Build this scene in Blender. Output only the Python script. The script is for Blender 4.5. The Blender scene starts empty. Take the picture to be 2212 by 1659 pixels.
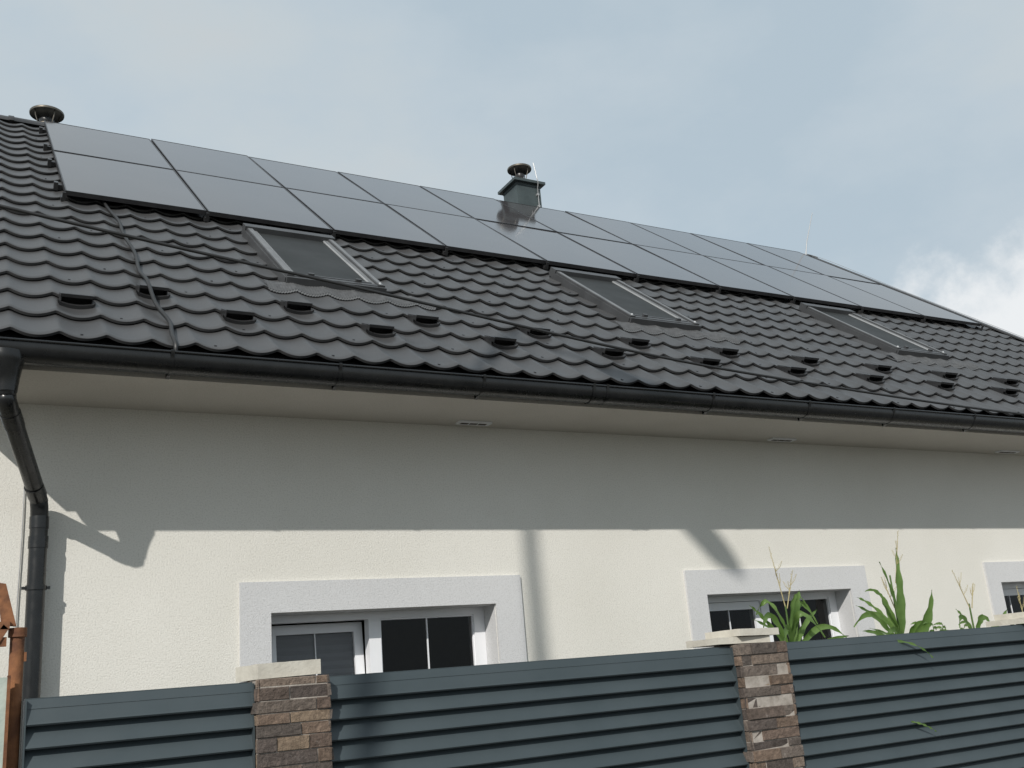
import bpy, math, random
from mathutils import Vector, Matrix
random.seed(4)
H=1.64
scene=bpy.context.scene
COL=scene.collection
# ---------------------------------------------------------------- materials
def newmat(name):
    m=bpy.data.materials.new(name); m.use_nodes=True
    nt=m.node_tree; b=nt.nodes["Principled BSDF"]
    return m,nt,b
def nd(nt,t,**k):
    n=nt.nodes.new(t)
    for a,v in k.items(): setattr(n,a,v)
    return n
def objco(nt,scale=1.0):
    tc=nd(nt,"ShaderNodeTexCoord"); mp=nd(nt,"ShaderNodeMapping")
    mp.inputs["Scale"].default_value=(scale,)*3 if not isinstance(scale,tuple) else scale
    nt.links.new(tc.outputs["Object"],mp.inputs["Vector"]); return mp.outputs[0]
def noise(nt,vec,scale,detail=4,rough=.55):
    n=nd(nt,"ShaderNodeTexNoise"); n.inputs["Scale"].default_value=scale
    n.inputs["Detail"].default_value=detail; n.inputs["Roughness"].default_value=rough
    nt.links.new(vec,n.inputs["Vector"]); return n.outputs["Fac"]
def ramp(nt,fac,stops):
    r=nd(nt,"ShaderNodeValToRGB"); e=r.color_ramp.elements
    while len(e)<len(stops): e.new(.5)
    for i,(p,c) in enumerate(stops): e[i].position=p; e[i].color=(*c,1)
    nt.links.new(fac,r.inputs[0]); return r.outputs[0]
def bump(nt,b,h,strength,dist):
    n=nd(nt,"ShaderNodeBump"); n.inputs["Strength"].default_value=strength; n.inputs["Distance"].default_value=dist
    nt.links.new(h,n.inputs["Height"]); nt.links.new(n.outputs[0],b.inputs["Normal"])
def simple(name,c1,c2,nscale,rough,r2=None,bs=None,bstr=.3,bdist=.003,metal=0,spec=.5,stretch=None):
    m,nt,b=newmat(name); v=objco(nt,stretch or 1.0)
    f=noise(nt,v,nscale,5)
    nt.links.new(ramp(nt,f,[(.3,c1),(.7,c2)]),b.inputs["Base Color"])
    b.inputs["Metallic"].default_value=metal; b.inputs["Specular IOR Level"].default_value=spec
    if r2 is not None:
        rr=nd(nt,"ShaderNodeMapRange"); rr.inputs["To Min"].default_value=rough; rr.inputs["To Max"].default_value=r2
        rr.inputs["From Min"].default_value=.3; rr.inputs["From Max"].default_value=.7
        nt.links.new(noise(nt,v,nscale*2.3,3),rr.inputs[0]); nt.links.new(rr.outputs[0],b.inputs["Roughness"])
    else: b.inputs["Roughness"].default_value=rough
    if bs: bump(nt,b,noise(nt,objco(nt),bs,3,.6),bstr,bdist)
    return m
def stucco(name,c1,c2,bstr=.6):
    m,nt,b=newmat(name); v=objco(nt)
    big=noise(nt,v,1.1,6,.6); fine=noise(nt,v,120,4,.75)
    c=ramp(nt,big,[(.3,c1),(.7,c2)])
    mx=nd(nt,"ShaderNodeMix",data_type='RGBA',blend_type='MULTIPLY'); mx.inputs[0].default_value=1
    nt.links.new(c,mx.inputs[6]); nt.links.new(ramp(nt,fine,[(.34,(.82,.82,.81)),(.48,(1.0,1.0,1.0)),(.66,(1.05,1.05,1.05))]),mx.inputs[7])
    nt.links.new(mx.outputs[2],b.inputs["Base Color"]); b.inputs["Roughness"].default_value=.95
    b.inputs["Specular IOR Level"].default_value=.2
    bump(nt,b,fine,bstr,.0075); return m
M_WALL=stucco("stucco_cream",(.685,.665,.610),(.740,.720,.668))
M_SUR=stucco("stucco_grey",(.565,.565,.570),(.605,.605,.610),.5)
M_SOF=stucco("stucco_soffit_shaded",(.53,.50,.455),(.60,.57,.525),.5)  # same off-white stucco as the wall, with shade put into its colour
M_PVC=simple("white_plastic",(.74,.75,.77),(.80,.80,.82),3,.35)
M_GUT=simple("black_gutter_paint",(.007,.0075,.008),(.013,.0135,.014),8,.2,.36)
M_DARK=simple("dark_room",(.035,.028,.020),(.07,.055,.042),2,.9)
M_BLIND=simple("grey_blind",(.26,.27,.30),(.32,.33,.36),3,.8)
M_FENCE=simple("anthracite_fence_paint",(.038,.052,.058),(.048,.063,.070),3.5,.40,.52,bs=600,bstr=.08,bdist=.001)
M_CAP=simple("concrete_cap",(.47,.44,.38),(.57,.54,.47),14,.95,bs=60,bstr=.4,bdist=.006)
M_MORTAR=simple("pale_mortar",(.24,.21,.18),(.42,.38,.34),22,.95,bs=90,bstr=.6,bdist=.006)
M_RUST=simple("rusty_steel",(.09,.035,.018),(.26,.11,.045),16,.85,bs=90,bstr=.5,bdist=.004)
M_WOOD=simple("rusty_orange_bracket",(.12,.05,.025),(.27,.115,.05),30,.85,bs=70,bstr=.5,bdist=.004)
M_BOARD=simple("weathered_green_board",(.30,.36,.32),(.50,.54,.48),9,.85,bs=60,bstr=.4,bdist=.004)
M_GROUND=simple("ground_gravel_and_grass",(.13,.13,.10),(.26,.24,.21),6,1,bs=30,bstr=.8,bdist=.03)
M_ROAD=simple("road_asphalt",(.06,.06,.06),(.10,.098,.095),30,.95,bs=120,bstr=.5,bdist=.01)
M_ALU=simple("grey_aluminium",(.12,.125,.13),(.165,.17,.175),5,.5,.6)
M_ALUL=simple("light_metal_and_highlight",(.34,.35,.36),(.42,.43,.44),5,.45)
M_SKF=simple("skylight_dark_cover",(.045,.046,.048),(.065,.067,.07),5,.45,.55)
M_FLASH=simple("dark_flashing",(.060,.061,.063),(.10,.102,.105),25,.55,.7,spec=.3)
M_CHIM=simple("chimney_green_sheet",(.033,.045,.047),(.06,.078,.08),4,.4,.6)
M_COWL=simple("cowl_bronze_steel",(.10,.09,.075),(.17,.155,.13),9,.35,.5,metal=.7)
M_ZINC=simple("zinc_wire",(.4,.4,.4),(.5,.5,.5),9,.4,metal=.6)
M_CABLE=simple("black_cable",(.012,.012,.012),(.02,.02,.02),9,.5)
M_FRAME=simple("black_panel_frame",(.02,.02,.022),(.035,.035,.037),9,.35)
M_GUARD=simple("black_snow_guard",(.020,.020,.021),(.034,.034,.035),12,.3,.42)
M_TAS=simple("corn_tassel",(.32,.27,.13),(.47,.40,.22),30,.9)
M_POLE=simple("galvanised_pole",(.25,.25,.25),(.35,.35,.35),6,.5,metal=.5)
def roofmat():
    m,nt,b=newmat("charcoal_metal_tile"); v=objco(nt)
    f=noise(nt,v,2.2,6,.6); g=noise(nt,v,45,4,.7)
    c=ramp(nt,f,[(.3,(.046,.046,.047)),(.7,(.062,.0615,.0625))])
    mx=nd(nt,"ShaderNodeMix",data_type='RGBA',blend_type='ADD'); mx.inputs[0].default_value=1
    nt.links.new(c,mx.inputs[6]); nt.links.new(ramp(nt,g,[(.58,(0,0,0)),(.8,(.016,.016,.015))]),mx.inputs[7])
    nt.links.new(mx.outputs[2],b.inputs["Base Color"])
    rr=nd(nt,"ShaderNodeMapRange"); rr.inputs["To Min"].default_value=.36; rr.inputs["To Max"].default_value=.52
    nt.links.new(f,rr.inputs[0]); nt.links.new(rr.outputs[0],b.inputs["Roughness"])
    bump(nt,b,noise(nt,v,500,2),.10,.001); return m
M_TILE=roofmat()
def panelglass():
    m,nt,b=newmat("solar_glass"); v=objco(nt)
    f=noise(nt,v,1.2,5); 
    nt.links.new(ramp(nt,f,[(.3,(.058,.054,.057)),(.7,(.070,.066,.069))]),b.inputs["Base Color"])
    rr=nd(nt,"ShaderNodeMapRange"); rr.inputs["To Min"].default_value=.06; rr.inputs["To Max"].default_value=.11
    nt.links.new(noise(nt,v,3,5),rr.inputs[0]); nt.links.new(rr.outputs[0],b.inputs["Roughness"])
    b.inputs["IOR"].default_value=1.8
    return m
M_PGL=panelglass()
def glassmat(name,tint,rough):
    m,nt,b=newmat(name); nt.nodes.remove(b); out=nt.nodes["Material Output"]
    tr=nd(nt,"ShaderNodeBsdfTransparent"); tr.inputs[0].default_value=(*tint,1)
    gl=nd(nt,"ShaderNodeBsdfGlossy"); gl.inputs["Roughness"].default_value=rough
    fr=nd(nt,"ShaderNodeFresnel"); fr.inputs[0].default_value=1.36
    ad=nd(nt,"ShaderNodeMixShader"); nt.links.new(fr.outputs[0],ad.inputs[0]); nt.links.new(tr.outputs[0],ad.inputs[1]); nt.links.new(gl.outputs[0],ad.inputs[2])
    nt.links.new(ad.outputs[0],out.inputs[0]); return m
M_GLASS=glassmat("window_glass",(.8,.8,.78),.01)
M_SKGL=simple("skylight_blind_glass",(.032,.035,.036),(.040,.043,.044),2,.5,.6,spec=.08)
def leafmat():
    m,nt,b=newmat("corn_leaf"); v=objco(nt)
    nt.links.new(ramp(nt,noise(nt,v,9,5),[(.3,(.065,.125,.03)),(.7,(.16,.25,.075))]),b.inputs["Base Color"])
    b.inputs["Roughness"].default_value=.45
    out=nt.nodes["Material Output"]; tl=nd(nt,"ShaderNodeBsdfTranslucent"); tl.inputs[0].default_value=(.18,.34,.05,1)
    mx=nd(nt,"ShaderNodeMixShader"); mx.inputs[0].default_value=.35
    nt.links.new(b.outputs[0],mx.inputs[1]); nt.links.new(tl.outputs[0],mx.inputs[2]); nt.links.new(mx.outputs[0],out.inputs[0]); return m
M_LEAF=leafmat()
def stonemat():
    m,nt,b=newmat("ledge_stone"); v=objco(nt)
    at=nd(nt,"ShaderNodeAttribute",attribute_name="stone"); 
    mx=nd(nt,"ShaderNodeMix",data_type='RGBA',blend_type='MULTIPLY'); mx.inputs[0].default_value=1
    nt.links.new(at.outputs["Color"],mx.inputs[6]); nt.links.new(ramp(nt,noise(nt,v,38,6,.7),[(.3,(.55,.52,.5)),(.55,(1,1,1)),(.75,(1.5,1.45,1.4))]),mx.inputs[7])
    wh=nd(nt,"ShaderNodeMix",data_type='RGBA'); nt.links.new(mx.outputs[2],wh.inputs[6]); wh.inputs[7].default_value=(.38,.35,.32,1)
    nt.links.new(ramp(nt,noise(nt,v,17,6,.75),[(.60,(0,0,0)),(.76,(.5,.5,.5))]),wh.inputs[0])
    nt.links.new(wh.outputs[2],b.inputs["Base Color"]); b.inputs["Roughness"].default_value=.9
    bump(nt,b,noise(nt,v,55,6,.7),1.0,.014); return m
M_STONE=stonemat()
# ---------------------------------------------------------------- mesh builder
class MB:
    def __init__(s): s.v=[];s.f=[];s.m=[];s.sm=[];s.c=[]
    def quadgrid(s,rows,mi=0,smooth=True,col=None):
        b=len(s.v); n=len(rows[0])
        for r in rows: s.v+=[tuple(p) for p in r]
        for j in range(len(rows)-1):
            for i in range(n-1):
                s.f.append((b+j*n+i,b+j*n+i+1,b+(j+1)*n+i+1,b+(j+1)*n+i)); s.m.append(mi); s.sm.append(smooth); s.c.append(col)
    def poly(s,pts,mi=0,col=None):
        b=len(s.v); s.v+=[tuple(p) for p in pts]; s.f.append(tuple(range(b,b+len(pts)))); s.m.append(mi); s.sm.append(False); s.c.append(col)
    def hexa(s,p,mi=0,col=None):
        b=len(s.v); s.v+=[tuple(q) for q in p]
        for f in ((3,2,1,0),(4,5,6,7),(0,1,5,4),(1,2,6,5),(2,3,7,6),(3,0,4,7)):
            s.f.append(tuple(b+i for i in f)); s.m.append(mi); s.sm.append(False); s.c.append(col)
    def box(s,x0,x1,y0,y1,z0,z1,mi=0,T=None,col=None):
        p=[(x0,y0,z0),(x1,y0,z0),(x1,y1,z0),(x0,y1,z0),(x0,y0,z1),(x1,y0,z1),(x1,y1,z1),(x0,y1,z1)]
        if T: p=[T(*q) for q in p]
        s.hexa(p,mi,col)
    def prism(s,prof,x0,x1,mi=0):
        n=len(prof); 
        s.poly([(x0,y,z) for y,z in prof],mi); s.poly([(x1,y,z) for y,z in prof][::-1],mi)
        for i in range(n):
            a=prof[i];b=prof[(i+1)%n]
            s.poly([(x0,*a),(x1,*a),(x1,*b),(x0,*b)],mi)
    def tube(s,path,r,seg=12,mi=0,caps=True):
        path=[Vector(p) for p in path]; n=len(path)
        rs=r if isinstance(r,(list,tuple)) else [r]*n
        t0=(path[1]-path[0]).normalized(); up=Vector((0,0,1)) if abs(t0.z)<.9 else Vector((1,0,0))
        nrm=(up-t0*up.dot(t0)).normalized(); rings=[]
        for i in range(n):
            if i==0:t=t0
            elif i==n-1:t=(path[i]-path[i-1]).normalized()
            else:t=((path[i]-path[i-1]).normalized()+(path[i+1]-path[i]).normalized()).normalized()
            nrm=(nrm-t*nrm.dot(t)).normalized(); bn=t.cross(nrm)
            rings.append([path[i]+(nrm*math.cos(a)+bn*math.sin(a))*rs[i] for a in [2*math.pi*k/seg for k in range(seg+1)]])
        s.quadgrid(rings,mi,True)
        if caps:
            s.poly(rings[0][:-1],mi); s.poly(rings[-1][:-1][::-1],mi)
    def lathe(s,c,prof,seg=28,mi=0):
        s.quadgrid([[(c[0]+r*math.cos(2*math.pi*k/seg),c[1]+r*math.sin(2*math.pi*k/seg),c[2]+z) for k in range(seg+1)] for r,z in prof],mi,True)
def make(name,mb,mats,parent=None,**props):
    me=bpy.data.meshes.new(name); me.from_pydata(mb.v,[],mb.f); me.update()
    for m in mats: me.materials.append(m)
    me.polygons.foreach_set("material_index",mb.m); me.polygons.foreach_set("use_smooth",mb.sm)
    if any(c is not None for c in mb.c):
        a=me.color_attributes.new("stone",'FLOAT_COLOR','CORNER')
        for p,c in zip(me.polygons,mb.c):
            for l in p.loop_indices: a.data[l].color=(*(c or (.4,.4,.4)),1)
    o=bpy.data.objects.new(name,me); COL.objects.link(o)
    if parent: o.parent=parent
    for k,v in props.items(): o[k]=v
    return o
def empty(name,loc,**props):
    o=bpy.data.objects.new(name,None); COL.objects.link(o); o.location=loc; o.empty_display_size=.3
    for k,v in props.items(): o[k]=v
    return o
def smoothpath(pts,n=6):
    out=[]
    P=[Vector(p) for p in pts]; P=[P[0]*2-P[1]]+P+[P[-1]*2-P[-2]]
    for i in range(1,len(P)-2):
        for k in range(n):
            t=k/n; a,b,c,d=P[i-1:i+3]
            out.append(.5*((2*b)+(c-a)*t+(2*a-5*b+4*c-d)*t*t+(3*b-a-3*c+d)*t**3))
    out.append(P[-2]); return out
# ---------------------------------------------------------------- ground
g=MB(); g.quadgrid([[(-300,y,0),(300,y,0)] for y in (-300,500)],0,False)
make("ground",g,[M_GROUND],kind="structure")
g=MB(); g.quadgrid([[(-300,y,.004),(300,y,.004)] for y in (-6,3.4)],0,False)
make("road",g,[M_ROAD],kind="structure")
# ---------------------------------------------------------------- house
PITCH=math.radians(38.12); CP,SP=math.cos(PITCH),math.sin(PITCH)
EY,EZ=5.08,1.765+H
def R(x,s,n): return (x,EY+s*CP-n*SP,EZ+s*SP+n*CP)
RX0,RX1=-.04,11.52
SR=6.70
RIDY,RIDZ=EY+SR*CP,EZ+SR*SP
house=empty("house",(6,5.7,0),label="cream stucco house with charcoal metal tile roof behind fence",category="house")
def hm(name,mb,mats,parent=None,**k):
    o=make(name,mb,mats,None,**k); p=parent or house
    o.parent=p; o.matrix_parent_inverse=Matrix.Identity(4) if p is not house else Matrix.Translation((-6,-5.7,0))
    return o
WX0,WX1,WY,WYB=.12,11.40,5.7,15.0
wins=[(1.628,3.037),(4.718,6.124),(7.92,9.33)]
OT,OB=.475+H,-.75+H
WT=.36
w=MB()
TOPZ=1.78+H
xs=[WX0]+[v for a in wins for v in a]+[WX1]; zs=[0,OB,OT,TOPZ]
for yy in (WY,WY+WT):
    for i in range(len(xs)-1):
        for j in range(3):
            if j==1 and i%2==1: continue
            w.poly([(xs[i],yy,zs[j]),(xs[i+1],yy,zs[j]),(xs[i+1],yy,zs[j+1]),(xs[i],yy,zs[j+1])])
for a,b in wins:
    y0,y1=WY,WY+WT
    w.poly([(a,y0,OB),(a,y1,OB),(a,y1,OT),(a,y0,OT)],1); w.poly([(b,y0,OB),(b,y0,OT),(b,y1,OT),(b,y1,OB)],1)
    w.poly([(a,y0,OT),(a,y1,OT),(b,y1,OT),(b,y0,OT)],1); w.poly([(a,y0,OB),(b,y0,OB),(b,y1,OB),(a,y1,OB)],1)
uy=lambda y: EZ+((y-EY)*SP/CP)-.10
mid=RIDY
for x in (WX0,WX1):
    w.poly([(x,WY,0),(x,WYB,0),(x,WYB,uy(2*mid-WYB)),(x,mid,uy(mid)),(x,WY,uy(WY))])
w.poly([(WX0,WYB,0),(WX1,WYB,0),(WX1,WYB,uy(2*mid-WYB)),(WX0,WYB,uy(2*mid-WYB))])
hm("wall",w,[M_WALL,M_SUR])
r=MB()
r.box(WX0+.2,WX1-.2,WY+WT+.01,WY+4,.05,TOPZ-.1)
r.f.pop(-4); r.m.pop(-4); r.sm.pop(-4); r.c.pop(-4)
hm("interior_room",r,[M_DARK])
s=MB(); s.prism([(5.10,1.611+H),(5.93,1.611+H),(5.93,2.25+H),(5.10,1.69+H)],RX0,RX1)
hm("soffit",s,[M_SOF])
for a,b,y0,y1 in [(2.81,3.04,5.55,5.615),(5.44,5.68,5.55,5.615),(8.12,8.38,5.55,5.615),(10.8,11.05,5.55,5.615)]:
    v=MB(); z=1.611+H
    v.box(a,b,y0,y1,z-.012,z-.001,0)
    for k in range(3):
        xa=a+.02+k*(b-a-.04)/3; v.box(xa,xa+(b-a-.04)/3-.010,y0+.018,y1-.018,z-.0135,z-.011,1)
    hm("soffit_vent",v,[M_PVC,M_DARK])
# windows
for wi,(a,b) in enumerate(wins):
    f=MB(); y0,y1=WY+.15,WY+.22; fw=.042
    f.box(a,b,y0,y1,OT-fw,OT-.001); f.box(a,b,y0,y1,OB+.001,OB+fw)
    f.box(a+.001,a+fw,y0,y1,OB+fw,OT-fw); f.box(b-.075,b-.001,y0,y1,OB+fw,OT-fw)
    mxx=a+.475*(b-a); f.box(mxx-.038,mxx+.038,y0,y1,OB+fw,OT-fw)
    f.box(mxx+.038,mxx+.046,y0+.012,y1-.01,OB+fw,OT-fw); f.box(b-.083,b-.075,y0+.012,y1-.01,OB+fw,OT-fw); f.box(mxx+.046,b-.083,y0+.012,y1-.01,OT-fw-.010,OT-fw)
    xm=(mxx+b-.04)/2; f.box(xm-.004,xm+.004,y0+.02,y0+.035,OB+fw,OT-fw-.01)
    win=hm("window",f,[M_PVC],label="white framed double window, one sash tilted inward" if wi==0 else "white framed double window with dark panes")
    g=MB(); yg=y0+.027; g.poly([(mxx+.046,yg,OB+fw),(b-.083,yg,OB+fw),(b-.083,yg,OT-fw-.01),(mxx+.046,yg,OT-fw-.01)])
    hm("window_glass",g,[M_GLASS],win)
    def sash(x0,x1,tilt,name):
        m=MB(); zb,zt=OB+fw+.003,OT-fw-.003; sw=.055; ys=y0+.012
        def T(x,y,z):
            dz=z-zb; return (x,ys+(y)+dz*math.sin(tilt),zb+dz*math.cos(tilt))
        m.box(x0,x1,0,.055,zt-sw,zt,0,T); m.box(x0,x1,0,.055,zb,zb+sw,0,T)
        m.box(x0,x0+sw,0,.055,zb+sw,zt-sw,0,T); m.box(x1-sw,x1,0,.055,zb+sw,zt-sw,0,T)
        xm=(x0+x1)/2; m.box(xm-.003,xm+.003,.012,.03,zb+sw,zt-sw,0,T)
        hm(name,m,[M_PVC],win)
        g=MB(); g.poly([T(x0+sw,.02,zb+sw),T(x1-sw,.02,zb+sw),T(x1-sw,.02,zt-sw),T(x0+sw,.02,zt-sw)])
        hm("window_glass",g,[M_GLASS],win)
        if wi==0:
            g=MB(); nb=44
            rows=[]
            for q in range(nb+1):
                zz=zb+sw+(zt-zb-2*sw)*q/nb; rows.append([T(x0+sw,.030+.008*(q%2),zz),T(x1-sw,.030+.008*(q%2),zz)])
            g.quadgrid(rows,0,False)
            hm("window_blind",g,[M_BLIND],win)
    sash(a+fw+.003,mxx-.041,.085 if wi==0 else 0.0,"window_sash")
    sr=MB(); o=.175; q=.003; ya,yb=WY-.018,WY+.004
    T2=.165
    sr.box(a-o,b+o+.015,ya,yb,OT+q,OT+T2+.01); sr.box(a-o,a-q,ya,yb,OB-.1,OT+q); sr.box(b+q,b+o+.015,ya,yb,OB-.1,OT+q)
    hm("window_surround",sr,[M_SUR],win)
# gutter
gt=MB(); GX0,GX1=-.02,11.60; gy,gz,gr=5.02,1.685+H,.073
prof=[(gy+gr*math.cos(a),gz+gr*math.sin(a)) for a in [math.pi+math.pi*k/16 for k in range(17)]]
prof=[(gy-gr,gz+.018)]+prof+[(gy+gr,gz+.03)]
gt.quadgrid([[(x,y,z) for y,z in prof] for x in (GX0,GX1)],0,True)
ip=[(gy+(y-gy)*.95,gz+(z-gz)*.95) for y,z in prof]
gt.quadgrid([[(x,y,z) for y,z in ip] for x in (GX0,GX1)],0,True)
gt.poly([(GX0,y,z) for y,z in prof]); gt.poly([(GX1,y,z) for y,z in prof])
gt.tube([(GX0,gy-gr-.003,gz+.02),(GX1,gy-gr-.003,gz+.02)],.007,10)
gutter=hm("gutter",gt,[M_GUT])
for x in (.94,1.81,2.68,4.38,5.24,6.09,7.0,7.9,8.8,9.7,10.6):
    b=MB()
    pr=[(gy+(gr+.003)*math.cos(a),gz+(gr+.003)*math.sin(a)) for a in [math.pi+math.pi*k/14 for k in range(15)]]
    pr=[(gy-gr-.012,gz+.030),(gy-gr-.011,gz+.01)]+pr+[(gy+gr+.003,gz+.03)]
    b.quadgrid([[(x+dx,y,z) for y,z in pr] for dx in (-.009,.009)],0,True)
    b.quadgrid([[(x+dx,y,z) for y,z in [(5.105,1.665+H),(5.075,1.665+H),(5.07,1.60+H),(gy+.02,gz-gr-.002)]] for dx in (-.009,.009)],0,False)
    hm("gutter_bracket",b,[M_GUT],gutter)
b=MB()
for dx in (-.06,.04):
    pr=[(gy+(gr+.005)*math.cos(a),gz+(gr+.005)*math.sin(a)) for a in [math.pi+math.pi*k/14 for k in range(15)]]
    pr=[(gy-gr-.013,gz+.03)]+pr
    b.quadgrid([[(3.49+dx+e,y,z) for y,z in pr] for e in (0,.018)],0,True)
b.quadgrid([[(3.49+e,gy+(y-gy)*1.03,gz+(z-gz)*1.03) for y,z in prof] for e in (-.045,.045)],0,True)
hm("gutter_joint",b,[M_GUT],gutter)
d=MB(); d.quadgrid([[(x,y,z) for y,z in [(5.125,1.80+H),(5.085,1.745+H),(5.075,1.69+H)]] for x in (RX0,RX1)],0,False)
hm("drip_edge",d,[M_FRAME])
# downpipe
dp=MB(); px,py=.427,5.625
path=[(.215,5.02,1.64+H),(.215,5.02,1.52+H),(.218,5.03,1.455+H),(.235,5.075,1.405+H),(.40,5.55,1.115+H),(.42,5.605,1.065+H),(px,py,1.0+H),(px,py,.9+H),(px,py,.05)]
path=smoothpath(path[:7],5)+[Vector(p) for p in path[7:]]
dp.tube(path,.043,20)
dp.tube(smoothpath([(.205,5.02,1.66+H),(.205,5.02,1.61+H),(.21,5.02,1.56+H),(.214,5.02,1.52+H),(.215,5.02,1.47+H)],3),[.085]*3+[.080,.075,.070,.065,.061,.057,.054,.051,.049,.047],20)
dp.tube([(px,py,1.0+H),(px,py,.94+H)],.046,20); dp.tube([(px,py,.90+H),(px,py,.84+H)],.047,20)
dp.tube([(.385,5.51,1.135+H),(.408,5.57,1.10+H)],.046,20); dp.tube([(.24,5.09,1.395+H),(.265,5.16,1.35+H)],.046,20)
hm("downpipe",dp,[M_GUT])
cl=MB(); cl.tube([(px,py,.655+H),(px,py,.632+H)],.050,20); cl.box(px-.066,px-.045,py-.012,py+.012,.636+H,.650+H); cl.box(px+.045,px+.064,py-.012,py+.012,.636+H,.650+H); cl.box(px-.006,px+.006,py+.04,WY+.01,.638+H,.648+H)
hm("pipe_clamp",cl,[M_GUT])
c=MB(); c.tube(smoothpath([(.30,5.68,1.60+H),(.345,5.69,1.45+H),(.355,5.69,1.0+H),(.35,5.69,.5+H),(.353,5.69,-.2+H)],5),.003,6)
hm("wall_wire",c,[M_ZINC])
# ------------------------------------------------ roof sheet
P,L=.857/4,.32; XP=.54
rf=MB()
def hx(x):
    sn=math.sin(math.pi*(x-XP-P/2)/P); return -.026*(sn*sn+.010)**.40
nx=int((RX1-RX0)/P*16); X=[RX0+(RX1-RX0)*i/nx for i in range(nx+1)]
HX=[hx(x) for x in X]; nrow=math.ceil(SR/L)
for j in range(nrow):
    s0,s1=j*L,min((j+1)*L+.03,SR)
    st=.026
    jx=random.uniform(-.001,.001)
    def row(s,hh,lf): return [R(x,s+(.9*h if lf else 0),h+.03+hh+jx) for x,h in zip(X,HX)]
    f=(s1-s0)/L
    rf.quadgrid([row(s0,st-.002,1),row(s0+.003,st,1),row(s0+.05,st*.93,1),row(s0+.45*L,st*.55,0),row(s1,max(0,st*(1-f)),0)])
    rf.quadgrid([row(s0+.030,st-.015,1),row(s0+.001,st-.016,1)])
    rf.quadgrid([row(s0+.001,st-.016,1),row(s0,st-.002,1)])
    k=j%3
    while XP+k*P<RX1-.1:
        if s0+.06<SR and not (j>10 and 0.6<XP+k*P<11.1):
            cx_=XP+k*P+random.uniform(-.006,.006); hh=hx(cx_)+.03+st*.9
            rf.box(cx_-.006,cx_+.006,s0+.022,s0+.034,hh-.004,hh+.005,1,R)
        k+=3
def RB(x,s,n): return (x,2*RIDY-(EY+s*CP-n*SP),EZ+s*SP+n*CP)
rf.poly([R(RX0,.02,-.05),R(RX1,.02,-.05),R(RX1,SR,-.05),R(RX0,SR,-.05)])
for j in range(nrow):
    s0,s1=j*L,min((j+1)*L+.02,SR)
    rf.quadgrid([[RB(x,s0,h+.03+.012) for x,h in zip(X[::3],HX[::3])],[RB(x,s0,h+.03+.026) for x,h in zip(X[::3],HX[::3])],[RB(x,s1,h+.03) for x,h in zip(X[::3],HX[::3])]])
roof=hm("roof",rf,[M_TILE,M_GUARD])
for x0,x1 in ((RX0-.03,RX0+.06),(RX1-.07,RX1+.03)):
    for F in (R,RB):
        rt=MB(); xx=x0 if x0<1 else x1-.012
        rt.box(x0,x1,-.01,SR,.045,.062,0,F); rt.box(xx,xx+.012,-.01,SR,-.14,.046,0,F)
        hm("rake_trim",rt,[M_TILE],roof)
rc=MB(); x=RX0-.02
while x<RX1:
    x2=min(x+.38,RX1+.04); cy,cz=RIDY,RIDZ-.035
    rings=[]
    for xx,rr in ((x,.098),(x+.05,.098),(x+.055,.090),(x2,.088)):
        rings.append([(xx,cy+rr*1.35*math.cos(a),cz+rr*math.sin(a)) for a in [math.pi*k/14 for k in range(15)]])
    rc.quadgrid(rings,0,True); x+=.37
hm("ridge_cap",rc,[M_TILE],roof)
# chimney
ch=MB(); cx0,cx1,cyy0,cyy1=6.295,6.655,10.32,10.68; ct=6.295+H
ch.box(cx0,cx1,cyy0,cyy1,5.5+H,ct,0)
ch.box(cx0-.006,cx1+.006,cyy0-.006,cyy1+.006,ct-.035,ct+.001,0)
ch.box(cx0-.055,cx1+.055,cyy0-.055,cyy1+.055,ct+.001,ct+.038,0)
q=[(cx0-.05,cyy0-.05,ct+.039),(cx1+.05,cyy0-.05,ct+.039),(cx1+.05,cyy1+.05,ct+.039),(cx0-.05,cyy1+.05,ct+.039)]
ch.hexa(q+[(6.40,10.43,ct+.062),(6.54,10.43,ct+.062),(6.54,10.57,ct+.062),(6.40,10.57,ct+.062)],0)
hm("chimney",ch,[M_CHIM],roof)
def cowl(c,rp,rd,h):
    m=MB()
    m.lathe(c,[(rp,-.6),(rp,0),(rp*1.08,0),(rp*1.08,.02),(rp*.9,.02),(rp*.9,-.05)])
    m.lathe(c,[(rd*.98,h-.015),(rd,h),(rd*.99,h+.008),(rd*.6,h+.035),(.001,h+.05)])
    m.lathe(c,[(rd*.97,h-.002),(rd*.6,h+.022),(.001,h+.035)],mi=1)
    m.lathe(c,[(rp*.5,h*.2),(rp*.9,h*.5),(rp*.5,h*.7),(.001,h*.72)],mi=1)
    for k in range(4):
        a=.5+k*math.pi/2; ca,sa=math.cos(a),math.sin(a)
        m.tube([(c[0]+rp*ca,c[1]+rp*sa,c[2]-.03),(c[0]+rd*.75*ca,c[1]+rd*.75*sa,c[2]+h*.6),(c[0]+rd*.8*ca,c[1]+rd*.8*sa,c[2]+h+.01)],.006,6)
    return hm("chimney_cowl",m,[M_COWL,M_GUARD],roof)
cowl((6.47,10.50,6.415+H),.074,.165,.18)
cowl((.69,10.70,6.13+H),.085,.175,.155)
lr=MB(); lr.tube([(11.42,RIDY,RIDZ+.03),(11.50,RIDY,RIDZ+.30),(11.74,RIDY,RIDZ+.84)],[.010,.008,.005],8)
for x in (11.0,11.4): lr.tube([(x,RIDY,RIDZ+.04),(x,RIDY,RIDZ+.09)],.005,6)
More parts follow.
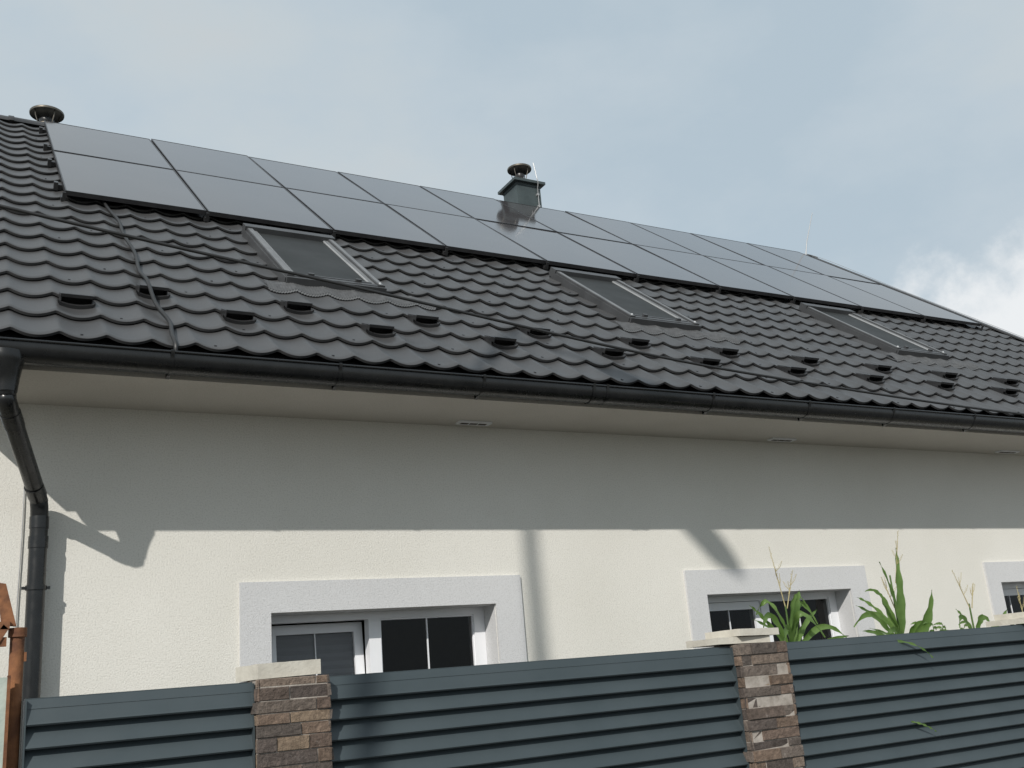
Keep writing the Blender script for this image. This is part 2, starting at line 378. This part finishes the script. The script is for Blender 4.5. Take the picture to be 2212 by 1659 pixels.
lr.tube(smoothpath([(8.5,RIDY,RIDZ+.04),(10.2,RIDY,RIDZ+.055),(11.3,RIDY,RIDZ+.08),(11.45,RIDY-.05,RIDZ+.06),R(11.50,SR-.5,.09),R(11.50,SR-2,.075),R(11.50,SR-3.6,.08),R(11.50,1,.07)],6),.003,6)
hm("lightning_rod",lr,[M_ZINC],roof)
lr=MB(); lr.tube([(6.60,10.295,5.84+H),(6.60,10.295,6.24+H),(6.585,10.245,6.30+H),(6.575,10.25,6.37+H),(6.56,10.28,6.60+H)],.007,6)
for z in (5.98,6.15): lr.box(6.585,6.615,10.29,10.322,z-.012+H,z+.012+H)
hm("lightning_rod",lr,[M_ZINC],roof)
# snow guards
guards=[(.54+.857*k,.52) for k in range(12)]+[(.54+.4285+.857*k,.84) for k in range(12)]
for gx,gs in guards:
    m=MB(); hw=.076
    gs_=round((gs-.2)/L)*L+.18
    def G(x,s,n): return R(gx+x,gs_+s,n)
    n=18; bandb=[];bandt=[];bb=[];bt=[]
    for i in range(n+1):
        x=-.092+.184*i/n; e=max(0,abs(x)-.065)/.027; base=hx(XP+x)+.03+.010+e*e*.014
        hgt=.024*(1-.35*e)
        bandb.append(G(x,-.03,base)); bandt.append(G(x,-.03,base+hgt)); bt.append(G(x,-.005,base+hgt)); bb.append(G(x,-.005,base))
    m.quadgrid([bandb,bandt,bt,bb],0,False)
    m.hexa([G(-hw,-.012,.084),G(hw,-.012,.084),G(hw,.14,.046),G(-hw,.14,.046),G(-hw,-.012,.089),G(hw,-.012,.089),G(hw,.14,.051),G(-hw,.14,.051)])
    m.box(-hw-.003,hw+.003,-.016,-.011,.076,.094,0,G)
    m.box(-hw*.93,hw*.93,.05,.054,.010,.070,0,G)
    for sg in (-1,1):
        m.hexa([G(sg*hw-.002,-.012,.022),G(sg*hw+.002,-.012,.022),G(sg*hw+.002,.13,.022),G(sg*hw-.002,.13,.022),G(sg*hw-.002,-.012,.083),G(sg*hw+.002,-.012,.083),G(sg*hw+.002,.13,.047),G(sg*hw-.002,.13,.047)])
    hm("snow_guard",m,[M_GUARD],roof)
# skylights
for xc in (2.245,5.04,8.12):
    m=MB(); hw=.350; sa,sb=1.39,2.80
    def G(x,s,n): return R(xc+x,s,n)
    m.box(-hw,hw,sa,sb,-.02,.05,0,G)
    m.box(-hw,-hw+.05,sa+.03,sb-.10,.05,.104,0,G); m.box(hw-.05,hw,sa+.03,sb-.10,.05,.104,0,G)
    m.box(-hw-.012,-hw,sa+.02,sb-.05,.02,.085,0,G); m.box(hw,hw+.012,sa+.02,sb-.05,.02,.085,0,G)
    m.box(-hw+.05,-hw+.078,sa+.06,sb-.10,.05,.092,1,G); m.box(hw-.078,hw-.05,sa+.06,sb-.10,.05,.092,1,G)
    m.box(-hw+.008,-hw+.044,sa+.031,sb-.101,.104,.108,1,G); m.box(hw-.040,hw-.012,sa+.031,sb-.101,.104,.108,1,G)
    m.box(-hw+.078,-hw+.084,sa+.07,sb-.10,.05,.088,2,G); m.box(hw-.084,hw-.078,sa+.07,sb-.10,.05,.088,2,G)  # thin pale strips: highlight along the inner rails put into the colour
    m.box(-hw-.01,hw+.01,sb-.10,sb,.04,.12,0,G)
    m.box(-hw-.004,hw+.004,sa-.0,sa+.03,.02,.094,0,G)
    m.box(-hw+.05,hw-.05,sa+.03,sa+.075,.05,.098,0,G)
    m.box(-hw+.08,hw-.08,sa+.085,sa+.105,.062,.10,0,G)
    m.box(-hw+.084,hw-.084,sa+.075,sb-.10,.062,.078,3,G)
    for xx in (-.17,.17): m.box(xx-.02,xx+.02,sa+.075,sa+.10,.10,.116,0,G)
    for xx in (-hw+.03,hw-.03): m.lathe(G(xx,sa+.06,.110),[(.001,.008),(.01,.004),(.01,-.01)],10,2)
    hm("skylight",m,[M_SKF,M_ALU,M_ALUL,M_SKGL],roof)
    a=MB(); rows=[]; n=190; xa,xb=xc-hw-.15,xc+hw+.34
    for ss,lift in ((sa+.02,.045),(sa-.05,.038),(sa-.12,.024)):
        rr=[]
        for i in range(n+1):
            x=xa+(xb-xa)*i/n; pl=.004*math.sin(i*2.1)*(1 if ss<sa-.1 else .4)
            rr.append(R(x,ss+(.5*hx(x) if lift<.045 else 0),(hx(x)*(.95 if lift<.03 else .5))+.042+lift*.4+pl))
        rows.append(rr)
    a.quadgrid(rows,0,True)
    lip=[(R(xa+(xb-xa)*i/n,sa-.126+.5*hx(xa+(xb-xa)*i/n),hx(xa+(xb-xa)*i/n)*.95+.042+.004*math.sin(i*2.1))) for i in range(n+1)]
    a.quadgrid([rows[-1],lip],1,True)
    hm("skylight_flashing",a,[M_FLASH,M_ALU],roof)
c=MB(); c.tube(smoothpath([R(.90,3.5,.06),R(.925,3.0,.045),R(.96,2.6,.05),R(.955,2.2,.045),R(.97,1.7,.052),R(.95,1.3,.045),R(.94,.9,.100),R(.955,.6,.055),R(.99,.33,.045),R(.97,.1,.05),R(.97,-.03,.04),(.97,5.03,1.72+H)],5),.0115,10)
hm("cable_conduit",c,[M_CABLE],roof)
# ------------------------------------------------ solar panels
PW=1.0455; NP_=.1095
PX0=.626; SB=(7.463+NP_*SP-EY)/CP; PL=1.722
pf=MB(); fw=.009; w_,l_=PW-.016,PL-.014
pf.box(0,w_,0,fw,-.035,0); pf.box(0,w_,l_-fw,l_,-.035,0); pf.box(0,fw,fw,l_-fw,-.035,0); pf.box(w_-fw,w_,fw,l_-fw,-.035,0)
pf.box(fw,w_-fw,fw,l_-fw,-.034,-.030)
pg=MB(); pg.poly([(fw,fw,-.0025),(w_-fw,fw,-.0025),(w_-fw,l_-fw,-.0025),(fw,l_-fw,-.0025)])
base=None
rotm=Matrix.Rotation(PITCH,4,'X')
for r_ in range(2):
    for k in range(10):
        if base is None:
            base=make("solar_panel",pf,[M_FRAME]); bg=make("panel_glass",pg,[M_PGL],base); o,gl=base,bg
        else:
            o=base.copy(); gl=bg.copy(); COL.objects.link(o); COL.objects.link(gl); gl.parent=o
        jig=Matrix.Rotation(random.uniform(-.003,.003),4,'X')@Matrix.Rotation(random.uniform(-.003,.003),4,'Y')
        o.matrix_world=Matrix.Translation(R(PX0+k*PW+.008,SB+r_*PL,NP_))@rotm@jig
        o["label"]="black framed solar panel mounted on the dark tile roof"; o["category"]="solar panel"; o["group"]="solar panels on the roof"
for r_ in range(2):
    for ds in (.38,1.34):
        rl=MB(); s_=SB+r_*PL+ds; rl.box(PX0-.035,PX0+10*PW+.03,s_-.02,s_+.02,.032,.072,0,R)
        rl.box(PX0-.05,PX0-.02,s_-.03,s_+.03,.028,.09,0,R)
        hm("mounting_rail",rl,[M_GUARD],roof)
for k in range(11):
    rl=MB(); x=PX0+k*PW; rl.box(x-.02,x+.02,SB-.03,SB+.05,.03,.06,0,R); rl.box(x-.012,x+.012,SB-.035,SB-.022,.03,.10,0,R)
    hm("mounting_hook",rl,[M_GUARD],roof)
# ------------------------------------------------ fence
def fencepanel(x0,x1,label):
    m=MB(); z=.075+H; y0,dp_=3.83,.034
    m.box(x0,x1,y0-.004,y0+.05,z-.001,z+.004)
    m.poly([(x0,y0-.004,z),(x1,y0-.004,z),(x1,y0-.012,z-.03),(x0,y0-.012,z-.03)])
    first=True
    while z>.08:
        h=.088 if first else .0727
        a0=(y0-.010,z-.03) if first else (y0+.012,z+.002)
        pts=[a0,(y0+.012-dp_,z-h+.014),(y0+.012-dp_-.002,z-h+.009),(y0+.012-dp_+.002,z-h+.004),(y0+.012,z-h+.002)]
        for (ya,za),(yb,zb) in zip(pts[:-1],pts[1:]): m.poly([(x0,ya,za),(x1,ya,za),(x1,yb,zb),(x0,yb,zb)])
        z-=h; first=False
    for xe in (x0,x1-.022):
        m.box(xe-.001,xe+.023,y0+.018,y0+.05,.05,.074+H)
    m.box(x0-.001,x0+.004,y0-.026,y0+.018,.05,.0735+H); m.box(x1-.004,x1+.001,y0-.026,y0+.018,.05,.0735+H)
    return make("fence_panel",m,[M_FENCE],label=label,category="fence panel",group="louvred metal fence panels")
fencepanel(.275,1.022,"short anthracite louvred metal fence panel beside rusty pole")
fencepanel(1.294,3.268,"anthracite louvred metal fence panel between stone pillars")
fencepanel(3.567,5.50,"anthracite louvred metal fence panel with corn behind it")
fencepanel(5.79,7.8,"anthracite louvred metal fence panel with corn behind it")
cols=[(.25,.185,.13),(.16,.115,.09),(.10,.08,.07),(.18,.145,.12),(.19,.135,.10),(.13,.098,.08),(.22,.17,.135),(.115,.095,.082),(.16,.13,.11)]
def pillar(x0,x1,cap,label,caprot):
    m=MB(); y0,y1=3.765,4.05; top=.085+H
    m.box(x0+.006,x1-.006,y0+.006,y1-.006,0,top-.004,0)
    z=0
    while z<top-.01:
        hh=min(random.uniform(.032,.052),top-z)
        if top-z-hh<.02: hh=top-z
        for side in range(3):
            L_=(x1-x0) if side==0 else (y1-y0); p=0
            while p<L_-.001:
                ln=random.choice([.07,.12,.16,.22]); 
                if L_-p-ln<.05: ln=L_-p
                ln=min(ln,L_-p); out=random.uniform(.0,.016); c=random.choice(cols); k=random.uniform(.8,1.2); c=tuple(v*k for v in c); g_=.0007
                j=lambda:random.uniform(-.003,.003)
                def T(u,d,zz):
                    if side==0: return (x0+u,y0+.008-d,zz)
                    if side==1: return (x1-.008+d,y0+u,zz)
                    return (x0+.008-d,y0+u,zz)
                a,b=p+g_,p+ln-g_; zb,zt=z+g_,z+hh-g_
                e=.003
                if side==0 and p==0: a-=.006*random.random()
                if side==0 and p+ln>=L_-.001: b+=.006*random.random()
                pts=[T(a,0,zb),T(b,0,zb),T(b,0,zt),T(a,0,zt),T(a+e,out+j(),zb+e),T(b-e,out+j(),zb+e),T(b-e,out+j(),zt-e),T(a+e,out+j(),zt-e)]
                m.hexa(pts,1,c); p+=ln
        z+=hh
    o=make("fence_pillar",m,[M_MORTAR,M_STONE],label=label,category="fence pillar",group="stone clad fence pillars")
    for (a,b,ya,yb,za,zb,rz) in cap:
        k=MB(); n=7; cxm,cym=(a+b)/2,(ya+yb)/2
        def T(x,y,z_):
            dx,dy=x-cxm,y-cym; return (cxm+dx*math.cos(rz)-dy*math.sin(rz),cym+dx*math.sin(rz)+dy*math.cos(rz),z_+H+.02*dx*caprot)
        def nzv(): return random.uniform(-.0010,.0010)
        top_=[[T(a+(b-a)*i/n+nzv(),ya+(yb-ya)*q/n+nzv(),zb+nzv()) for i in range(n+1)] for q in range(n+1)]
        bot_=[[T(a+(b-a)*i/n,ya+(yb-ya)*q/n,za) for i in range(n+1)] for q in range(n+1)]
        k.quadgrid(top_,0,False); k.quadgrid(bot_,0,False)
        k.quadgrid([bot_[0],top_[0]],0,True); k.quadgrid([bot_[-1],top_[-1]],0,True)
        k.quadgrid([[r_[0] for r_ in bot_],[r_[0] for r_ in top_]],0,True); k.quadgrid([[r_[-1] for r_ in bot_],[r_[-1] for r_ in top_]],0,True)
        c=make("pillar_cap",k,[M_CAP],o)
pillar(1.022,1.292,[(1.02,1.265,3.80,4.03,.088,.142,.10)],"brown ledge-stone fence pillar with one loose concrete cap",1)
pillar(3.27,3.565,[(3.19,3.50,3.80,4.05,.088,.118,-.04),(3.29,3.545,3.78,4.02,.1195,.152,.06)],"brown ledge-stone fence pillar with two stacked concrete slabs",-1)
pillar(5.505,5.785,[(5.42,5.74,3.80,4.05,.088,.118,.03),(5.47,5.76,3.79,4.02,.1195,.152,-.03)],"brown ledge-stone fence pillar with concrete cap beside corn",1)
# ------------------------------------------------ corn
def leaf(m,p0,p1,p2,w,tw=0):
    p0,p1,p2=map(Vector,(p0,p1,p2)); n=16; L1=[];C=[];R1=[]
    for i in range(n+1):
        t=i/n; p=p0*(1-t)**2+p1*2*t*(1-t)+p2*t*t; d=((p1-p0)*(1-t)+(p2-p1)*t).normalized()
        side=d.cross(Vector((math.sin(tw),-math.cos(tw),.15))).normalized()
        ww=w*.5*(min(1,.35+t*2.2))*max(0,(1-t**2.6))+.0008
        nrm=side.cross(d); wob=.005*math.sin(i*1.7)
        L1.append(p-side*ww+nrm*(ww*.45+wob)); C.append(p); R1.append(p+side*ww+nrm*(ww*.45-wob))
    m.quadgrid([L1,C,R1],0,True)
def corn(bx,by,stalktop,leaves,tassels,label):
    m=MB(); m.tube([(bx,by,0),(bx+.01,by,1.2),(bx+.02,by,stalktop+H)],[.014,.011,.005],8)
    o=make("corn_plant",m,[M_LEAF],label=label,category="corn plant",group="corn plants behind the fence")
    l=MB()
    for (z0,ctrl,tip,w,tw) in leaves:
        leaf(l,(bx+.015,by,z0+H),(ctrl[0],by+ctrl[2],ctrl[1]+H),(tip[0],by+tip[2],tip[1]+H),w*.88,tw)
    make("leaves",l,[M_LEAF],o)
    t=MB()
    for (x0,z0,x1,z1) in tassels:
        t.tube([(x0,by,z0+H),((x0+x1)/2,by,(z0+z1)/2+H),(x1,by,z1+H)],[.0035,.0025,.001],6)
        for k in range(24):
            u=.35+.65*k/24; cx_,cz_=x0+(x1-x0)*u,z0+(z1-z0)*u; s_=random.choice([-1,1])
            t.tube([(cx_,by,cz_+H),(cx_+s_*random.uniform(.004,.008),by+random.uniform(-.006,.006),cz_+random.uniform(.002,.012)+H)],[.0018,.0008],4)
        for k in range(3):
            s_=(-1)**k; u=.35+.12*k; cx_,cz_=x0+(x1-x0)*u,z0+(z1-z0)*u; e=(cx_+s_*random.uniform(.02,.04),by+random.uniform(-.04,.04),cz_+random.uniform(.05,.09))
            t.tube([(cx_,by,cz_+H),((cx_+e[0])/2+s_*.006,(by+e[1])/2,(cz_+e[2])/2-.004+H),(e[0],e[1],e[2]+H)],[.0016,.0014,.0007],4)
            for q in range(8):
                f=q/8; X_=(cx_+(e[0]-cx_)*f,by+(e[1]-by)*f,cz_+(e[2]-cz_)*f+H)
                t.tube([X_,(X_[0]+random.uniform(-.006,.006),X_[1],X_[2]+.008)],[.0017,.0007],4)
    make("tassel",t,[M_TAS],o)
BY=4.5
corn(4.28,BY,.30,[(.0,(4.12,.42,-.03),(4.02,.12,-.08),.05,0),(.02,(4.10,.26,.0),(3.94,.30,-.1),.04,.3),(.05,(4.25,.40,-.1),(4.42,.10,-.15),.055,.2),
  (.0,(4.42,.50,.05),(4.53,.18,.0),.05,-.3),(.02,(4.40,.20,.0),(4.60,.27,.05),.045,0),(.1,(4.22,.45,.05),(4.16,.26,.1),.05,.5),(.05,(4.33,.3,-.05),(4.38,.38,-.05),.06,0),(-.05,(4.45,.1,-.1),(4.66,.10,-.1),.05,.4),
  (.0,(4.20,.30,-.1),(4.10,.06,-.15),.055,.1),(.08,(4.36,.46,.0),(4.46,.30,.0),.05,.2),(.0,(4.15,.15,-.1),(3.86,.22,-.2),.04,.2),(-.02,(4.5,.3,-.05),(4.72,.06,-.05),.045,.1)],
  [(4.30,.28,4.24,.64),(4.31,.28,4.40,.50)],"green corn plant with pale tassels rising behind the fence")
corn(5.19,BY,.45,[(.05,(5.26,.35,0),(5.31,.62,0),.085,0),(.0,(5.18,.28,-.05),(5.08,.53,-.05),.055,.2),(-.02,(5.35,.10,-.1),(5.42,.34,-.12),.10,0),
  (.05,(5.0,.33,0),(4.82,.15,0),.055,.3),(.0,(4.98,.22,-.05),(4.76,.27,-.1),.045,0),(-.05,(4.95,.12,-.1),(4.72,.12,-.15),.05,.2),(.1,(5.10,.30,.1),(5.0,.33,.1),.045,.4),(.0,(5.22,.3,.1),(5.20,.36,.1),.06,0),(0,(5.28,.18,-.05),(5.36,.14,-.1),.06,.3),
  (.0,(5.08,.20,-.1),(4.92,.06,-.12),.05,.1),(.1,(5.16,.42,.05),(5.02,.36,.05),.04,.2),(-.05,(5.02,.06,-.2),(4.62,.13,-.3),.04,.2)],
  [(5.25,.40,5.36,.73),(5.20,.25,5.13,.44)],"tall green corn plant with upright leaf and tassel")
corn(5.88,BY,.25,[(.0,(5.78,.28,0),(5.70,.10,-.05),.05,.2),(.02,(5.98,.26,0),(6.10,.08,0),.055,.2),(-.02,(6.0,.1,-.1),(6.14,.20,-.1),.05,0),(0,(5.85,.15,0),(5.76,.22,0),.04,0)],
  [(5.90,.22,5.80,.47),(5.92,.22,5.98,.38)],"small corn plant with two thin tassels")
corn(6.42,BY,.15,[(.0,(6.35,.22,0),(6.28,.06,0),.04,0),(.0,(6.5,.22,0),(6.6,.05,0),.045,0)],[(6.43,.1,6.42,.35)],"small corn plant with single tassel beside fence pillar")
t=MB()
for k in range(5):
    a=random.uniform(-1,1); p=Vector((5.50+.05*a,4.45,-.2+H)); q=Vector((5.55+.2*a,4.45+random.uniform(-.1,.1),.08+random.uniform(0,.09)+H))
    t.tube([p,(p+q)/2+Vector((0,0,.05)),q],[.005,.004,.002],5)
    for j in range(8):
        u=.5+.5*j/8; c=p.lerp(q,u)+Vector((0,0,.02)); s_=(-1)**j
        leaf(t,c,c+Vector((s_*.025,0,.012)),c+Vector((s_*.05,random.uniform(-.03,.03),-.004+random.uniform(-.01,.01))),.016,random.uniform(-.5,.5))
make("tomato_plant",t,[M_LEAF],label="leafy green garden plant between corn behind fence",category="garden plant")
lf=MB(); leaf(lf,(4.30,3.86,.05+H),(4.48,3.775,.05+H),(4.56,3.76,-.055+H),.011,.3)
make("corn_leaf",lf,[M_LEAF],label="thin green leaf hanging over the fence panel",category="leaf")
lf=MB(); leaf(lf,(4.37,3.81,-.355+H),(4.43,3.78,-.37+H),(4.50,3.775,-.415+H),.009,.3)
make("corn_leaf",lf,[M_LEAF],label="thin green leaf poking out between fence slats",category="leaf")
# ------------------------------------------------ rusty things
m=MB(); m.tube([(.248,3.86,0),(.244,3.86,.285+H)],.0225,16); m.tube([(.244,3.86,.28+H),(.244,3.86,.31+H)],.029,16)
m.box(.265,.274,3.85,3.87,.20+H,.23+H)
make("rusty_pole",m,[M_RUST],label="rusty round steel pole at end of fence",category="pole")
m=MB()
m.hexa([(.193,3.83,.32+H),(.237,3.83,.315+H),(.237,3.86,.315+H),(.193,3.86,.32+H),(.171,3.83,.46+H),(.199,3.83,.455+H),(.199,3.86,.455+H),(.171,3.86,.46+H)])
m.box(.13,.217,3.82,3.85,.305+H,.33+H); m.box(.12,.21,3.825,3.84,.25+H,.28+H)
m.hexa([(.128,3.82,.214+H),(.16,3.82,.214+H),(.16,3.84,.214+H),(.128,3.84,.214+H),(.198,3.82,.321+H),(.214,3.82,.305+H),(.214,3.84,.305+H),(.198,3.84,.321+H)])
m.box(.05,.13,3.835,3.86,0,.46+H)
make("gate_bracket",m,[M_WOOD],label="orange rusted steel gate bracket beside pole",category="bracket")
m=MB(); m.box(.02,.219,3.79,3.805,.3,.15+H); m.box(.2165,.2265,3.785,3.812,.3,.155+H,1)
make("weathered_board",m,[M_BOARD,M_RUST],label="pale green weathered board with rusty edge",category="board")
# ------------------------------------------------ overhead cable and unseen shadow-casting pole
m=MB(); cyy=2.2
pts=[(x*cyy,cyy,z*cyy+H) for x,z in [(-1.6,.72),(-.7,.575),(.0279,.479),(.4214,.4342),(.7493,.3962),(1.0237,.3755),(1.5424,.3531),(2.2,.350),(3.6,.40)]]
m.tube(smoothpath(pts,8),.0042,8)
make("overhead_cable",m,[M_CABLE],label="thin black sagging cable strung in front of roof",category="cable")
m=MB(); bx,by_=-3.55,-1.185; k_=6.885
m.tube([(bx,by_,0),(bx,by_,6),(bx,by_,10.6)],[.05,.042,.038],16)
def W2(x,z): return (x-k_,by_,z+.95*k_+H)
m.tube([(bx,by_,10.4),W2(3.8,1.9),W2(4.25,1.42)],.022,8)
m.tube([W2(4.23,1.50),W2(4.36,1.33),W2(4.90,.77),W2(5.02,.65)],[.07,.12,.105,.06],12)  # arm and head added out of view, shaped for the slanted wall shadow
make("shadow_casting_pole",m,[M_POLE],label="slim unseen galvanised pole, arm and head added to cast the slanted wall shadow",category="unseen pole")
# ------------------------------------------------ camera
cam=bpy.data.cameras.new("Camera"); cam.sensor_width=36; cam.lens=36*2195.9/2212; cam.clip_end=2000; cam.clip_start=.05
co=bpy.data.objects.new("Camera",cam); COL.objects.link(co); scene.camera=co
r0,r1,r2=(.87444,-.47823,-.08155),(.06657,.2848,-.95627),(.48054,.83078,.28087)
mw=Matrix(((r0[0],-r1[0],-r2[0],0),(r0[1],-r1[1],-r2[1],0),(r0[2],-r1[2],-r2[2],H),(0,0,0,1)))
co.matrix_world=mw
# ------------------------------------------------ light
tr=Vector((1.0,1.0,-.95)).normalized()
sl=bpy.data.lights.new("Sun",'SUN'); sl.energy=3.75; sl.angle=math.radians(.55); sl.color=(1,.965,.905)
so=bpy.data.objects.new("Sun",sl); COL.objects.link(so); so.rotation_euler=tr.to_track_quat('-Z','Y').to_euler(); so.location=(-8,-8,12)
el=math.asin(-tr.z); 
wd=bpy.data.worlds.new("World"); scene.world=wd; wd.use_nodes=True; nt=wd.node_tree
bg=nt.nodes["Background"]; bg.inputs[1].default_value=.12
sk=nd(nt,"ShaderNodeTexSky",sky_type='NISHITA'); sk.sun_disc=False; sk.sun_elevation=el; sk.sun_rotation=math.atan2(-tr.x,-tr.y)
tc=nd(nt,"ShaderNodeTexCoord"); mp=nd(nt,"ShaderNodeMapping"); mp.inputs["Scale"].default_value=(1,1,1.9)
nt.links.new(tc.outputs["Generated"],mp.inputs[0])
n1=noise(nt,mp.outputs[0],2.4,9,.56)
cloud=ramp(nt,n1,[(.34,(3.95,4.75,5.35)),(.46,(4.4,5.1,5.6)),(.57,(4.75,5.3,5.6)),(.70,(5.0,5.3,5.4))])
dt=nd(nt,"ShaderNodeVectorMath",operation='DOT_PRODUCT'); nt.links.new(tc.outputs["Generated"],dt.inputs[0])
dt.inputs[1].default_value=Vector((.845,.475,.235)).normalized()
n2=noise(nt,tc.outputs["Generated"],9,7,.6)
ma=nd(nt,"ShaderNodeMath",operation='MULTIPLY_ADD'); nt.links.new(n2,ma.inputs[0]); ma.inputs[1].default_value=.03; nt.links.new(dt.outputs["Value"],ma.inputs[2])
mr=nd(nt,"ShaderNodeMapRange"); mr.interpolation_type='SMOOTHSTEP'; mr.inputs["From Min"].default_value=1.003; mr.inputs["From Max"].default_value=1.011; nt.links.new(ma.outputs[0],mr.inputs[0])
mx=nd(nt,"ShaderNodeMix",data_type='RGBA'); nt.links.new(mr.outputs[0],mx.inputs[0]); nt.links.new(cloud,mx.inputs[6]); mx.inputs[7].default_value=(7.3,7.45,7.5,1)
m2=nd(nt,"ShaderNodeMix",data_type='RGBA'); m2.inputs[0].default_value=.94; nt.links.new(sk.outputs[0],m2.inputs[6]); nt.links.new(mx.outputs[2],m2.inputs[7])
nt.links.new(m2.outputs[2],bg.inputs[0])
scene.view_settings.view_transform='Standard'; scene.view_settings.look='None'; scene.view_settings.exposure=0
